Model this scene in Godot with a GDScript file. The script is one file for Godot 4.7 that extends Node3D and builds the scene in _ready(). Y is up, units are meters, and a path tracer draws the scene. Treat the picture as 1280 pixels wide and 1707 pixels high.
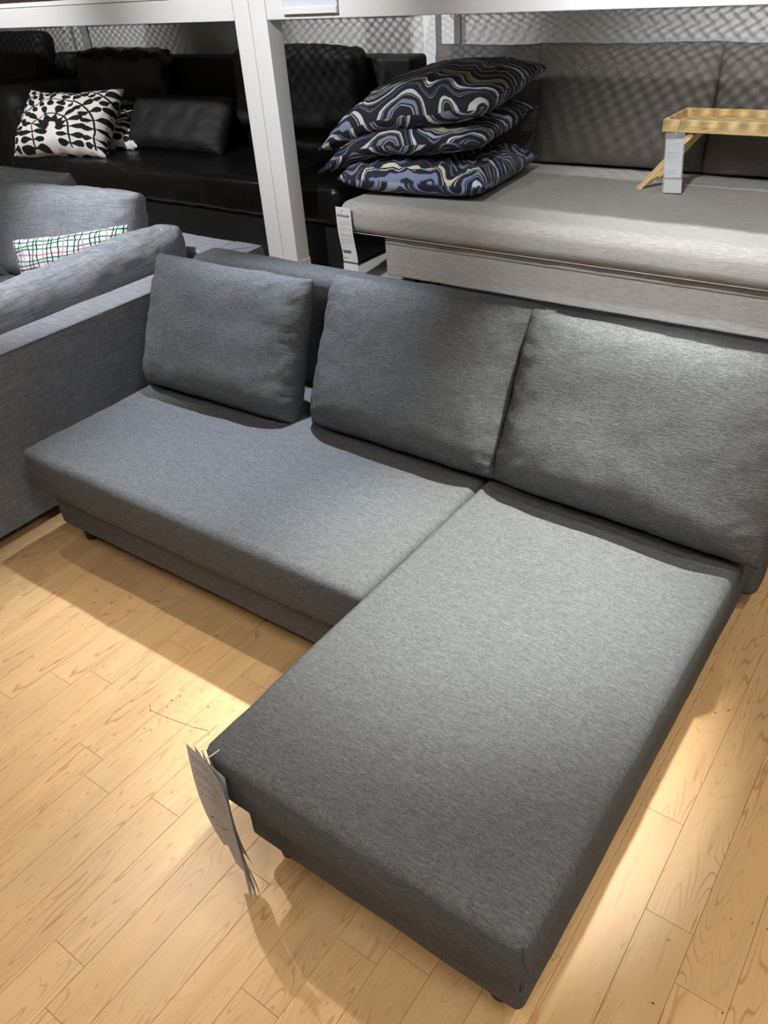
extends Node3D

# ---------------------------------------------------------------- helpers
var M := {}
var taken := {}
var rng := RandomNumberGenerator.new()

func numbered(called: String) -> String:
	if not taken.has(called):
		taken[called] = 0
		return called
	taken[called] += 1
	return "%s_%03d" % [called, taken[called]]

func thing(called: String, label: String, category: String, at := Vector3.ZERO, group := "") -> Node3D:
	var o := Node3D.new()
	o.name = numbered(called)
	add_child(o)
	o.position = at
	o.set_meta("label", label)
	o.set_meta("category", category)
	if group != "":
		o.set_meta("group", group)
	return o

func part(called: String, mesh: Mesh, mat: Material, parent: Node, at := Vector3.ZERO, rot := Vector3.ZERO, label := "") -> MeshInstance3D:
	var o := MeshInstance3D.new()
	o.name = called
	o.mesh = mesh
	o.material_override = mat
	o.cast_shadow = GeometryInstance3D.SHADOW_CASTING_SETTING_ON
	parent.add_child(o, true)
	o.position = at
	o.rotation = rot
	if label != "":
		o.set_meta("label", label)
	return o

func single(called: String, mesh: Mesh, mat: Material, label: String, category: String, at := Vector3.ZERO, rot := Vector3.ZERO, group := "") -> MeshInstance3D:
	var o := part(numbered(called), mesh, mat, self, at, rot)
	o.set_meta("label", label)
	o.set_meta("category", category)
	if group != "":
		o.set_meta("group", group)
	return o

func struct(called: String, mesh: Mesh, mat: Material, at := Vector3.ZERO) -> MeshInstance3D:
	var o := part(called, mesh, mat, self, at)
	o.set_meta("kind", "structure")
	return o

func tri(st: SurfaceTool, p: Array, uv: Array, out: Vector3) -> void:
	var c: Vector3 = (p[1] - p[0]).cross(p[2] - p[0])
	var order := [0, 1, 2]
	if c.dot(out) > 0.0:
		order = [0, 2, 1]
	for k in order:
		st.set_uv(uv[k])
		st.add_vertex(p[k])

func begin() -> SurfaceTool:
	var st := SurfaceTool.new()
	st.begin(Mesh.PRIMITIVE_TRIANGLES)
	st.set_smooth_group(0)
	return st

func finish(st: SurfaceTool) -> ArrayMesh:
	st.generate_normals()
	st.index()
	return st.commit()

func ticks(h: float, r: float, step: float) -> Array:
	var t := []
	var n := 5
	for i in n:
		t.append(-h + r - r * tan(PI / 4.0 * (1.0 - float(i) / n)))
	var inner := 2.0 * (h - r)
	var m := maxi(1, int(ceil(inner / step)))
	for i in m + 1:
		t.append(-h + r + inner * i / m)
	for i in range(1, n + 1):
		t.append(h - r + r * tan(PI / 4.0 * float(i) / n))
	return t

# a box with rounded edges, centred; o: crown (top bulge), face (front/side bulge), wob (wrinkle height), step, seed, tile, taper
func rbox(size: Vector3, r: float, o := {}) -> ArrayMesh:
	var st := begin()
	var h := size * 0.5
	r = minf(r, minf(h.x, minf(h.y, h.z)) * 0.98)
	var step: float = o.get("step", 0.06)
	var crown: float = o.get("crown", 0.0)
	var face: float = o.get("face", 0.0)
	var wob: float = o.get("wob", 0.0)
	var tile: float = o.get("tile", 1.0)
	var noise := FastNoiseLite.new()
	noise.seed = o.get("seed", 1)
	noise.frequency = o.get("freq", 5.0)
	var tk := [ticks(h.x, r, step), ticks(h.y, r, step), ticks(h.z, r, step)]
	for axis in 3:
		var ia := (axis + 1) % 3
		var ib := (axis + 2) % 3
		for s in [-1.0, 1.0]:
			var ta: Array = tk[ia]
			var tb: Array = tk[ib]
			var rows := []
			for a in ta:
				var row := []
				for b in tb:
					var q := Vector3.ZERO
					q[axis] = s * h[axis]
					q[ia] = a
					q[ib] = b
					var inner := Vector3(clampf(q.x, -h.x + r, h.x - r), clampf(q.y, -h.y + r, h.y - r), clampf(q.z, -h.z + r, h.z - r))
					var n := (q - inner).normalized()
					var v := inner + n * r
					var fx := 1.0 - pow(absf(v.x / h.x), 2.0)
					var fy := 1.0 - pow(absf(v.y / h.y), 2.0)
					var fz := 1.0 - pow(absf(v.z / h.z), 2.0)
					if crown != 0.0 and n.y > 0.0:
						v.y += crown * n.y * (1.0 - pow(absf(v.x / h.x), 3.0)) * (1.0 - pow(absf(v.z / h.z), 3.0))
					if face != 0.0:
						v.x += face * n.x * fy * (0.4 + 0.6 * fz)
						v.z += face * n.z * fy * (0.4 + 0.6 * fx)
					if wob != 0.0:
						v += n * wob * noise.get_noise_3d(v.x + 3.1, v.y, v.z)
					var uv := Vector2(v.x, v.z)
					if axis == 2:
						uv = Vector2(v.x, v.y)
					elif axis == 0:
						uv = Vector2(v.z, v.y) if o.has("along") else Vector2(v.y, v.z)
					row.append([v, uv / tile])
				rows.append(row)
			var out := Vector3.ZERO
			out[axis] = s
			for i in ta.size() - 1:
				for j in tb.size() - 1:
					var A = rows[i][j]
					var B = rows[i + 1][j]
					var C = rows[i + 1][j + 1]
					var D = rows[i][j + 1]
					var mid: Vector3 = (A[0] + C[0]) * 0.5
					var dir := out * 0.6 + (mid / h) * 0.4
					tri(st, [A[0], B[0], C[0]], [A[1], B[1], C[1]], dir)
					tri(st, [A[0], C[0], D[0]], [A[1], C[1], D[1]], dir)
	return finish(st)

# a stuffed pillow standing in the xy plane, base edge at y = 0, thickness along z
func pillow(w: float, h: float, t: float, o := {}) -> ArrayMesh:
	var st := begin()
	var nu: int = o.get("nu", 44)
	var nv: int = o.get("nv", 32)
	var pinch: float = o.get("pinch", 0.035)
	var pw: float = o.get("p", 3.0)
	var q: float = o.get("q", 0.5)
	var wob: float = o.get("wob", 0.008)
	var puck: float = o.get("pucker", 0.004)
	var sag: float = o.get("sag", 0.15)
	var bend: float = o.get("bend", 0.0)
	var slump: float = o.get("slump", 0.0)
	var corner: float = o.get("corner", 0.012)
	var droop: float = o.get("droop", 0.0)
	var tile: float = o.get("tile", 0.0)
	var noise := FastNoiseLite.new()
	noise.seed = o.get("seed", 1)
	noise.frequency = o.get("freq", 6.0)
	for s in [-1.0, 1.0]:
		var rows := []
		for i in nu + 1:
			var row := []
			var u := sin((float(i) / nu * 2.0 - 1.0) * PI * 0.5)
			u = lerpf(u, float(i) / nu * 2.0 - 1.0, 0.35)
			for j in nv + 1:
				var v := sin((float(j) / nv * 2.0 - 1.0) * PI * 0.5)
				v = lerpf(v, float(j) / nv * 2.0 - 1.0, 0.35)
				var eu := pow(absf(u), pw)
				var ev := pow(absf(v), pw)
				var x := w * 0.5 * u * (1.0 - pinch * (1.0 - v * v) * absf(u))
				var y := h * 0.5 * v * (1.0 - pinch * 1.2 * (1.0 - u * u) * absf(v))
				x *= 1.0 - corner * pow(u * v, 4.0)
				y *= 1.0 - corner * pow(u * v, 4.0) * w / h
				var full := pow(maxf(0.0, (1.0 - eu) * (1.0 - ev)), q)
				var z: float = s * t * 0.5 * full * (1.0 - sag * v)
				var edge := full * (1.0 - full) * 4.0
				z += s * edge * puck * (sin(u * 23.0 + 4.0 * noise.get_noise_2d(u, v + 9.0)) * absf(v) + sin(v * 17.0 + 5.0 * noise.get_noise_2d(u + 7.0, v)) * absf(u))
				z += s * full * wob * noise.get_noise_3d(x, y, s * 0.7) * 2.0
				var rim := 1.0 - full
				y += rim * wob * 0.8 * noise.get_noise_2d(x * 2.0, v + 4.0)
				z += bend * (v * 0.5 + 0.5) * (v * 0.5 + 0.5)
				z += rim * wob * noise.get_noise_2d(x * 1.5 + 3.0, y * 1.5)
				z -= droop * pow(maxf(0.0, -u - 0.1), 2.0) * w * 0.5
				y -= slump * (1.0 - u * u) * (v * 0.5 + 0.5)
				var uv := Vector2(u * 0.5 + 0.5, 0.5 - v * 0.5)
				if s < 0.0:
					uv.x = 1.0 - uv.x
				if tile > 0.0:
					uv = Vector2(x, y) / tile + Vector2(0.37 * s, 0.21 * s)
				row.append([Vector3(x, y + h * 0.5, z), uv])
			rows.append(row)
		for i in nu:
			for j in nv:
				var A = rows[i][j]
				var B = rows[i + 1][j]
				var C = rows[i + 1][j + 1]
				var D = rows[i][j + 1]
				tri(st, [A[0], B[0], C[0]], [A[1], B[1], C[1]], Vector3(0, 0, s))
				tri(st, [A[0], C[0], D[0]], [A[1], C[1], D[1]], Vector3(0, 0, s))
	return finish(st)

# round tube along points
func tube(pts: Array, r: float, n := 6) -> ArrayMesh:
	var st := begin()
	var rings := []
	for i in pts.size():
		var d: Vector3 = (pts[mini(i + 1, pts.size() - 1)] - pts[maxi(i - 1, 0)]).normalized()
		var side := d.cross(Vector3.UP if absf(d.y) < 0.9 else Vector3.RIGHT).normalized()
		var up := side.cross(d)
		var ring := []
		for k in n:
			var a := TAU * k / n
			ring.append(pts[i] + (side * cos(a) + up * sin(a)) * r)
		rings.append(ring)
	for i in pts.size() - 1:
		for k in n:
			var k2 := (k + 1) % n
			var A: Vector3 = rings[i][k]
			var B: Vector3 = rings[i + 1][k]
			var C: Vector3 = rings[i + 1][k2]
			var D: Vector3 = rings[i][k2]
			var out: Vector3 = (A + C) * 0.5 - (pts[i] + pts[i + 1]) * 0.5
			tri(st, [A, B, C], [Vector2(0, i), Vector2(0, i + 1), Vector2(1, i + 1)], out)
			tri(st, [A, C, D], [Vector2(0, i), Vector2(1, i + 1), Vector2(1, i)], out)
	for e in [0, pts.size() - 1]:
		var dd: Vector3 = (pts[0] - pts[1]) if e == 0 else (pts[e] - pts[e - 1])
		for k in n:
			tri(st, [pts[e], rings[e][k], rings[e][(k + 1) % n]], [Vector2.ZERO, Vector2.ZERO, Vector2.ZERO], dd)
	return finish(st)

# lathe around y: profile of Vector2(radius, y)
func lathe(prof: Array, n := 24) -> ArrayMesh:
	var st := begin()
	for i in prof.size() - 1:
		for k in n:
			var a := TAU * k / n
			var b := TAU * (k + 1) / n
			var p0: Vector2 = prof[i]
			var p1: Vector2 = prof[i + 1]
			var A := Vector3(cos(a) * p0.x, p0.y, sin(a) * p0.x)
			var B := Vector3(cos(a) * p1.x, p1.y, sin(a) * p1.x)
			var C := Vector3(cos(b) * p1.x, p1.y, sin(b) * p1.x)
			var D := Vector3(cos(b) * p0.x, p0.y, sin(b) * p0.x)
			var m := (a + b) * 0.5
			var out := Vector3(cos(m) * (p1.y - p0.y), p0.x - p1.x, sin(m) * (p1.y - p0.y))
			st.set_smooth_group(i if absf(p1.y - p0.y) < 0.0005 else 100)
			tri(st, [A, B, C], [Vector2(0, 0), Vector2(0, 1), Vector2(1, 1)], out)
			tri(st, [A, C, D], [Vector2(0, 0), Vector2(1, 1), Vector2(1, 0)], out)
	return finish(st)

# hard-edged block with a small chamfer
func block(size: Vector3, ch := 0.004, tile := 1.0) -> ArrayMesh:
	return rbox(size, ch, {"step": 10.0, "tile": tile})

# a bar with square section between two points
func bar(a: Vector3, b: Vector3, wdt: float, thk: float, facing: Vector3) -> ArrayMesh:
	var st := begin()
	var d := (b - a).normalized()
	var n := (facing - d * facing.dot(d)).normalized()
	var s := d.cross(n)
	var c := []
	for e in [a, b]:
		for k in [[-1, -1], [1, -1], [1, 1], [-1, 1]]:
			c.append(e + s * wdt * 0.5 * k[0] + n * thk * 0.5 * k[1])
	var mid := (a + b) * 0.5
	var L := a.distance_to(b)
	for f in [[0, 1, 5, 4], [1, 2, 6, 5], [2, 3, 7, 6], [3, 0, 4, 7], [0, 1, 2, 3], [4, 5, 6, 7]]:
		st.set_smooth_group(-1)
		var ctr: Vector3 = (c[f[0]] + c[f[2]]) * 0.5 - mid
		var W := 0.02
		tri(st, [c[f[0]], c[f[1]], c[f[2]]], [Vector2(0, 0), Vector2(0, W), Vector2(L, W)], ctr)
		tri(st, [c[f[0]], c[f[2]], c[f[3]]], [Vector2(0, 0), Vector2(L, W), Vector2(L, 0)], ctr)
	return finish(st)

# thin sheet with thickness, bent by a function of (s across 0..1, t down 0..1) -> Vector3
func sheet(f: Callable, nu: int, nv: int, thick: float, facing: Vector3) -> ArrayMesh:
	var st := begin()
	for s in [1.0, -1.0]:
		for i in nu:
			for j in nv:
				var P := []
				var U := []
				for k in [[0, 0], [1, 0], [1, 1], [0, 1]]:
					var a := float(i + k[0]) / nu
					var b := float(j + k[1]) / nv
					P.append(f.call(a, b) + facing * thick * 0.5 * s)
					U.append(Vector2(a, b) if s > 0.0 else Vector2(0.985, 0.5 + 0.001 * b))
				tri(st, [P[0], P[1], P[2]], [U[0], U[1], U[2]], facing * s)
				tri(st, [P[0], P[2], P[3]], [U[0], U[2], U[3]], facing * s)
	return finish(st)

# ---------------------------------------------------------------- materials
func mat(c: Color, rough := 0.9, extra := {}) -> StandardMaterial3D:
	var m := StandardMaterial3D.new()
	m.albedo_color = c
	m.roughness = rough
	for k in extra:
		m.set(k, extra[k])
	return m

func tex(img: Image) -> ImageTexture:
	img.generate_mipmaps()
	return ImageTexture.create_from_image(img)

func blurred(n: int, seed_: int, lx: int, ly: int) -> PackedFloat32Array:
	# white noise, box-blurred lx along x and ly along y with wrap, scaled back to about unit spread
	var r := RandomNumberGenerator.new()
	r.seed = seed_
	var a := PackedFloat32Array()
	a.resize(n * n)
	for i in n * n:
		a[i] = r.randf() - 0.5
	var b := PackedFloat32Array()
	b.resize(n * n)
	for y in n:
		var acc := 0.0
		for k in lx:
			acc += a[y * n + k]
		for x in n:
			b[y * n + x] = acc
			acc += a[y * n + (x + lx) % n] - a[y * n + x]
	for x in n:
		var acc := 0.0
		for k in ly:
			acc += b[k * n + x]
		for y in n:
			a[y * n + x] = acc
			acc += b[((y + ly) % n) * n + x] - b[y * n + x]
	var k2 := 3.46 / sqrt(float(lx * ly))
	for i in n * n:
		a[i] *= k2
	return a

# heathered cloth: short streaks of lighter and darker yarn along u
func melange(c: Color, spread: float, seed_: int, lx := 9, ly := 2, cross := 0.0, cl := 24) -> StandardMaterial3D:
	var n := 512
	var a := blurred(n, seed_, lx, ly)
	var b := blurred(n, seed_ + 1, lx * 3, ly)
	var d := blurred(n, seed_ + 2, 2, cl)
	var data := PackedByteArray()
	data.resize(n * n * 3)
	var hgt := PackedByteArray()
	hgt.resize(n * n)
	for i in n * n:
		var v := a[i] * 0.75 + b[i] * 0.45 + d[i] * cross
		var k := 1.0 + spread * v
		data[i * 3] = clampi(int(c.r * 255.0 * k), 0, 255)
		data[i * 3 + 1] = clampi(int(c.g * 255.0 * k), 0, 255)
		data[i * 3 + 2] = clampi(int(c.b * 255.0 * k), 0, 255)
		hgt[i] = clampi(int(128.0 + 40.0 * v), 0, 255)
	var m := mat(Color.WHITE, 0.95)
	m.albedo_texture = tex(Image.create_from_data(n, n, false, Image.FORMAT_RGB8, data))
	var him := Image.create_from_data(n, n, false, Image.FORMAT_L8, hgt)
	him.convert(Image.FORMAT_RGBA8)
	him.bump_map_to_normal_map(3.0)
	m.normal_enabled = true
	m.normal_texture = tex(him)
	m.normal_scale = 0.22
	m.metallic_specular = 0.2
	return m

func wood_image(w: int, h: int, len_m: float, wid_m: float, base: Color, line: Color, seed_: int, rings: float) -> Image:
	var n1 := FastNoiseLite.new()
	n1.seed = seed_
	n1.frequency = 1.0
	n1.fractal_octaves = 2
	var n2 := FastNoiseLite.new()
	n2.seed = seed_ + 5
	n2.frequency = 1.0
	n2.fractal_octaves = 2
	var data := PackedByteArray()
	data.resize(w * h * 3)
	for y in h:
		var v := float(y) / h * wid_m
		for x in w:
			var u := float(x) / w * len_m
			var wig := n2.get_noise_2d(u * 5.0, v * 26.0)
			var q := n1.get_noise_2d(u * 1.15, v * 11.0) * rings + wig * 0.55
			var f := q - floorf(q)
			var ring := smoothstep(0.72, 0.93, f) * (1.0 - smoothstep(0.95, 1.0, f))
			var where := smoothstep(-0.25, 0.3, n2.get_noise_2d(u * 1.3 + 40.0, v * 9.0))
			ring *= 0.25 + 0.75 * where
			var fib := n2.get_noise_2d(u * 9.0 + 80.0, v * 420.0)
			var tone := 1.0 + 0.045 * fib + 0.05 * n1.get_noise_2d(u * 2.0 + 30.0, v * 12.0)
			var c := base.lerp(line, ring * 0.62 + 0.10 * smoothstep(0.1, 0.5, fib))
			var i := (y * w + x) * 3
			data[i] = clampi(int(c.r * tone * 255.0), 0, 255)
			data[i + 1] = clampi(int(c.g * tone * 255.0), 0, 255)
			data[i + 2] = clampi(int(c.b * tone * 255.0), 0, 255)
	return Image.create_from_data(w, h, false, Image.FORMAT_RGB8, data)

func marble_image(seed_: int, light: bool) -> Image:
	var n := 640
	var n1 := FastNoiseLite.new()
	n1.seed = seed_
	n1.frequency = 1.0
	n1.fractal_octaves = 1
	var n2 := FastNoiseLite.new()
	n2.seed = seed_ + 3
	n2.frequency = 1.0
	n2.fractal_octaves = 2
	var navy := Color(0.075, 0.09, 0.14)
	var pal := [Color(0.62, 0.65, 0.72), Color(0.80, 0.82, 0.86), Color(0.40, 0.44, 0.52), Color(0.74, 0.75, 0.76), Color(0.45, 0.49, 0.58), Color(0.60, 0.59, 0.50)]
	if light:
		navy = Color(0.10, 0.13, 0.20)
		pal = [Color(0.56, 0.61, 0.72), Color(0.50, 0.55, 0.66), Color(0.62, 0.66, 0.74), Color(0.83, 0.81, 0.70), Color(0.48, 0.53, 0.65), Color(0.80, 0.82, 0.86)]
	var img := Image.create_empty(n, n, false, Image.FORMAT_RGB8)
	for y in n:
		for x in n:
			var u := float(x) / n
			var v := float(y) / n
			var wx := u + 0.08 * n1.get_noise_2d(u * 2.0, v * 2.0 + 7.0)
			var wy := v + 0.07 * n1.get_noise_2d(wx * 3.2 + 3.0, v * 0.8)
			var ph := 15.0 * wy + 2.6 * n1.get_noise_2d(wx * 1.6, wy * 0.7 + 20.0) + 1.1 * n1.get_noise_2d(wx * 4.2 + 9.0, wy * 1.1)
			var k := floorf(ph)
			var f := ph - k
			var wdt := 0.26 + 0.24 * sin(k * 2.4) * sin(k * 1.1 + 2.0) + 0.10 * n1.get_noise_2d(u * 5.0, v * 5.0)
			var c := navy
			if f < wdt:
				c = pal[absi(int(k)) % pal.size()]
			elif f > wdt + 0.12 and f < wdt + 0.20:
				c = pal[absi(int(k) + 2) % pal.size()]
			img.set_pixel(x, y, c)
	return img

func drop(img: Image, at: Vector2, dir: Vector2, len_: float, wid: float, c: Color) -> void:
	var n := img.get_width()
	var d := dir.normalized()
	var s := Vector2(-d.y, d.x)
	var R := int(len_ + wid) + 2
	for y in range(maxi(0, int(at.y) - R), mini(n, int(at.y) + R)):
		for x in range(maxi(0, int(at.x) - R), mini(n, int(at.x) + R)):
			var q := Vector2(x, y) - at
			var t := q.dot(d) / len_
			if t < 0.0 or t > 1.0:
				continue
			var half := wid * (0.16 + 0.84 * smoothstep(0.0, 0.6, t)) * sqrt(maxf(0.0, 1.0 - pow(maxf(0.0, (t - 0.72) / 0.28), 2.0)))
			if absf(q.dot(s)) < half:
				img.set_pixel(x, y, c)

func leaf_image(seed_: int) -> Image:
	var n := 512
	var img := Image.create_empty(n, n, false, Image.FORMAT_RGB8)
	img.fill(Color(0.90, 0.89, 0.86))
	var k := Color(0.022, 0.022, 0.024)
	var r := RandomNumberGenerator.new()
	r.seed = seed_
	for arch in [[256.0, 440.0, 100.0, 120.0, 92.0], [250.0, 450.0, 228.0, 255.0, 66.0], [256.0, 470.0, 350.0, 385.0, 66.0]]:
		var c := Vector2(arch[0], arch[1])
		var pts := []
		# up one side, over the arch and down the other
		for i in 12:
			pts.append([Vector2(c.x - arch[2], n - 12.0 - (n - 12.0 - c.y + 60.0) * i / 12.0), Vector2(-1, 0)])
		for i in 25:
			var a := PI - PI * i / 24.0
			pts.append([Vector2(c.x + cos(a) * arch[2], c.y - 60.0 - sin(a) * (arch[3])), Vector2(cos(a), -sin(a))])
		for i in 12:
			pts.append([Vector2(c.x + arch[2], c.y - 60.0 + (n - 12.0 - c.y + 60.0) * i / 12.0), Vector2(1, 0)])
		for i in pts.size() - 1:
			var a: Vector2 = pts[i][0]
			var b: Vector2 = pts[i + 1][0]
			for q in 20:
				var w := a.lerp(b, q / 20.0)
				img.fill_rect(Rect2i(int(w.x) - 4, int(w.y) - 4, 8, 8).intersection(Rect2i(0, 0, n, n)), k)
		var walked := 0.0
		var nxt := 10.0
		for i in pts.size() - 1:
			walked += pts[i][0].distance_to(pts[i + 1][0])
			if walked >= nxt:
				nxt = walked + 42.0
				var L: float = arch[4] * r.randf_range(0.75, 1.05)
				drop(img, pts[i][0], pts[i][1], L, r.randf_range(17.0, 21.0), k)
				drop(img, pts[i][0], -pts[i][1], L * 0.85, r.randf_range(16.0, 20.0), k)
	return img

func check_image() -> Image:
	var n := 512
	var img := Image.create_empty(n, n, false, Image.FORMAT_RGB8)
	img.fill(Color(0.74, 0.73, 0.74))
	var r := RandomNumberGenerator.new()
	r.seed = 5
	for i in 14:
		img.fill_rect(Rect2i(r.randi_range(0, 440), r.randi_range(150, 470), r.randi_range(20, 70), r.randi_range(14, 40)), Color(0.80, 0.64, 0.69))
	var pal := [Color(0.10, 0.44, 0.32), Color(0.09, 0.10, 0.20), Color(0.16, 0.50, 0.38), Color(0.62, 0.40, 0.52), Color(0.10, 0.40, 0.30)]
	for row in 18:
		var y0 := 14 + row * 28
		for x in n:
			var y := y0 + int(6.0 * sin(x * 0.013 + row * 1.7) + 3.0 * sin(x * 0.04 + row))
			img.fill_rect(Rect2i(x, clampi(y, 0, n - 8), 1, 8), pal[row % 5] if row % 3 != 1 else pal[0])
	for col in 22:
		var x0 := 10 + col * 23
		for y in n:
			var x := x0 + int(5.0 * sin(y * 0.012 + col * 2.1) + 2.0 * sin(y * 0.05 + col))
			img.fill_rect(Rect2i(clampi(x, 0, n - 6), y, 5, 1), Color(0.08, 0.09, 0.19) if col % 4 != 2 else Color(0.60, 0.42, 0.56))
	return img

# small print on a label: rows of short grey dashes; rows: [y, x0, x1, height, tone]
func print_image(w: int, h: int, rows: Array, seed_: int) -> Image:
	var img := Image.create_empty(w, h, false, Image.FORMAT_RGB8)
	img.fill(Color(0.86, 0.87, 0.89))
	var r := RandomNumberGenerator.new()
	r.seed = seed_
	for q in rows:
		var x: int = int(q[1] * w)
		while x < int(q[2] * w):
			var L := r.randi_range(4, 14)
			var tone: float = q[4]
			img.fill_rect(Rect2i(x, int(q[0] * h), mini(L, int(q[2] * w) - x), int(q[3])), Color(tone, tone, tone))
			x += L + r.randi_range(2, 4)
	return img

func make_materials() -> void:
	M.grey = melange(Color(0.364, 0.374, 0.386), 0.12, 11, 7, 1)
	M.linen = melange(Color(0.49, 0.51, 0.54), 0.06, 31, 34, 2, 0.6, 30)
	M.beige = melange(Color(0.665, 0.655, 0.638), 0.045, 51, 22, 2, 0.15, 8)
	M.taupe = melange(Color(0.44, 0.42, 0.40), 0.045, 71, 14, 2, 0.2, 10)
	M.seam = mat(Color(0.20, 0.205, 0.215), 0.95)
	M.piping = mat(Color(0.42, 0.42, 0.42), 0.95)
	M.linen_seam = mat(Color(0.27, 0.285, 0.31), 0.95)
	M.leather = mat(Color(0.034, 0.037, 0.044), 0.38)
	M.black_cloth = mat(Color(0.027, 0.029, 0.036), 0.7)
	M.black_plastic = mat(Color(0.045, 0.045, 0.05), 0.45)
	M.white = mat(Color(0.86, 0.865, 0.86), 0.45)
	M.white_gap = mat(Color(0.45, 0.45, 0.45), 0.8)
	M.wall = mat(Color(0.80, 0.80, 0.79), 0.9)
	M.ceiling = mat(Color(0.75, 0.75, 0.75), 0.95)
	M.platform = mat(Color(0.80, 0.80, 0.79), 0.35)
	M.mesh = mat(Color(0.62, 0.62, 0.62), 0.5)
	M.deck_brown = mat(Color(0.16, 0.125, 0.11), 0.9)
	M.paper = mat(Color(0.86, 0.86, 0.88), 0.7, {"backlight_enabled": true, "backlight": Color(0.35, 0.35, 0.36)})
	M.ink = mat(Color(0.07, 0.07, 0.08), 0.8)
	M.sleeve = mat(Color(0.9, 0.92, 0.93, 0.16), 0.08, {"transparency": BaseMaterial3D.TRANSPARENCY_ALPHA})
	M.string = mat(Color(0.85, 0.85, 0.83), 0.8)
	M.glow = mat(Color(1, 1, 1), 0.5, {"emission_enabled": true, "emission": Color(1.0, 0.95, 0.86), "emission_energy_multiplier": 3.0})
	M.scuff = mat(Color(0.10, 0.075, 0.06), 0.9)
	M.scratch = mat(Color(0.50, 0.36, 0.24), 0.8)
	var wood := tex(wood_image(1536, 768, 1.6, 0.4, Color(0.80, 0.665, 0.49), Color(0.64, 0.455, 0.295), 4, 6.0))
	M.planks = []
	for tint in [Color(1, 1, 1), Color(0.985, 0.98, 0.97), Color(1.0, 0.985, 0.965), Color(0.97, 0.96, 0.945), Color(0.99, 0.975, 0.95)]:
		var m := mat(tint, 0.36)
		m.albedo_texture = wood
		m.metallic_specular = 0.5
		M.planks.append(m)
	M.subfloor = mat(Color(0.72, 0.56, 0.37), 0.4)
	M.joint = mat(Color(0.34, 0.25, 0.16), 0.9)
	var bam := mat(Color.WHITE, 0.5)
	bam.albedo_texture = tex(wood_image(512, 256, 0.6, 0.3, Color(0.86, 0.75, 0.54), Color(0.70, 0.56, 0.34), 17, 2.0))
	bam.uv1_scale = Vector3(1.7, 3.3, 1)
	M.bamboo = bam
	for q in [["marble_a", 2, false], ["marble_b", 9, false], ["marble_c", 23, true]]:
		var m := mat(Color.WHITE, 0.85)
		m.albedo_texture = tex(marble_image(q[1], q[2]))
		M[q[0]] = m
	M.leaf = mat(Color.WHITE, 0.9)
	M.leaf.albedo_texture = tex(leaf_image(3))
	M.check = mat(Color.WHITE, 0.9)
	M.check.albedo_texture = tex(check_image())

# ---------------------------------------------------------------- lights
func spot(at: Vector3, to: Vector3, energy: float, angle: float, blend: float, col: Color, size := 0.03, label := "") -> void:
	var t := thing("track_light", label, "light", at, "spot heads on the ceiling track")
	var dir := (to - at).normalized()
	var b := Basis.looking_at(dir, Vector3.UP if absf(dir.y) < 0.98 else Vector3.RIGHT)
	var can := part("housing", lathe([Vector2(0.0, 0.16), Vector2(0.04, 0.16), Vector2(0.05, 0.14), Vector2(0.05, 0.0), Vector2(0.046, 0.0), Vector2(0.046, 0.02)], 20), M.white, t)
	can.basis = Basis(b.x, b.z, -b.y)
	var lens := part("lens", lathe([Vector2(0.0, 0.024), Vector2(0.046, 0.024), Vector2(0.046, 0.018), Vector2(0.0, 0.018)], 20), M.glow, t)
	lens.basis = can.basis
	part("stem", tube([Vector3(0, 0.05, 0), Vector3(0, 3.36 - at.y, 0)], 0.008), M.white, t)
	var l := SpotLight3D.new()
	l.name = "spot_light"
	add_child(l, true)
	l.look_at_from_position(at + dir * 0.02, to, Vector3.UP if absf(dir.y) < 0.98 else Vector3.RIGHT)
	l.light_energy = energy
	l.light_color = col
	l.light_size = size
	l.spot_range = 12.0
	l.spot_attenuation = 2.0
	l.spot_angle = angle
	l.spot_angle_attenuation = blend
	l.shadow_enabled = true

func panel(at: Vector3, size: Vector2, energy: float, label: String) -> void:
	var t := thing("ceiling_light", label, "light", at, "ceiling panel lights")
	part("frame", block(Vector3(size.x + 0.06, 0.03, size.y + 0.06), 0.004), M.white, t, Vector3(0, 0.02, 0))
	part("diffuser", block(Vector3(size.x, 0.012, size.y), 0.002), M.glow, t, Vector3(0, 0.0, 0))
	var l := AreaLight3D.new()
	l.name = "panel_light"
	add_child(l, true)
	l.area_size = size
	l.position = at + Vector3(0, -0.012, 0)
	l.rotation = Vector3(-PI / 2, 0, 0)
	l.light_energy = energy
	l.light_color = Color(1.0, 0.98, 0.96)
	l.area_range = 12.0
	l.shadow_enabled = true

# ---------------------------------------------------------------- scene
func _ready() -> void:
	rng.seed = 7
	var cam := Camera3D.new()
	cam.name = "camera"
	add_child(cam)
	cam.position = Vector3(2.3333, 1.6156, 1.6337)
	cam.rotation = Vector3(-0.60662, 0.67061, -0.08111)
	cam.fov = rad_to_deg(2.0 * atan(853.5 / 1339.9))
	cam.near = 0.05
	cam.current = true
	var we := WorldEnvironment.new()
	we.name = "environment"
	var e := Environment.new()
	e.background_mode = Environment.BG_COLOR
	e.background_color = Color(0.05, 0.05, 0.05)
	e.tonemap_mode = Environment.TONE_MAPPER_LINEAR
	e.tonemap_exposure = 1.0
	e.sdfgi_enabled = true
	e.ssao_enabled = true
	e.ssil_enabled = true
	we.environment = e
	add_child(we)
	make_materials()
	build_lights()
	build_room()
	build_rack()
	build_main_sofa()
	build_linen_sofa()
	build_beige_sofa()
	build_black_sofa()
	build_tray()
	build_tags()
	build_scuffs()

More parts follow.
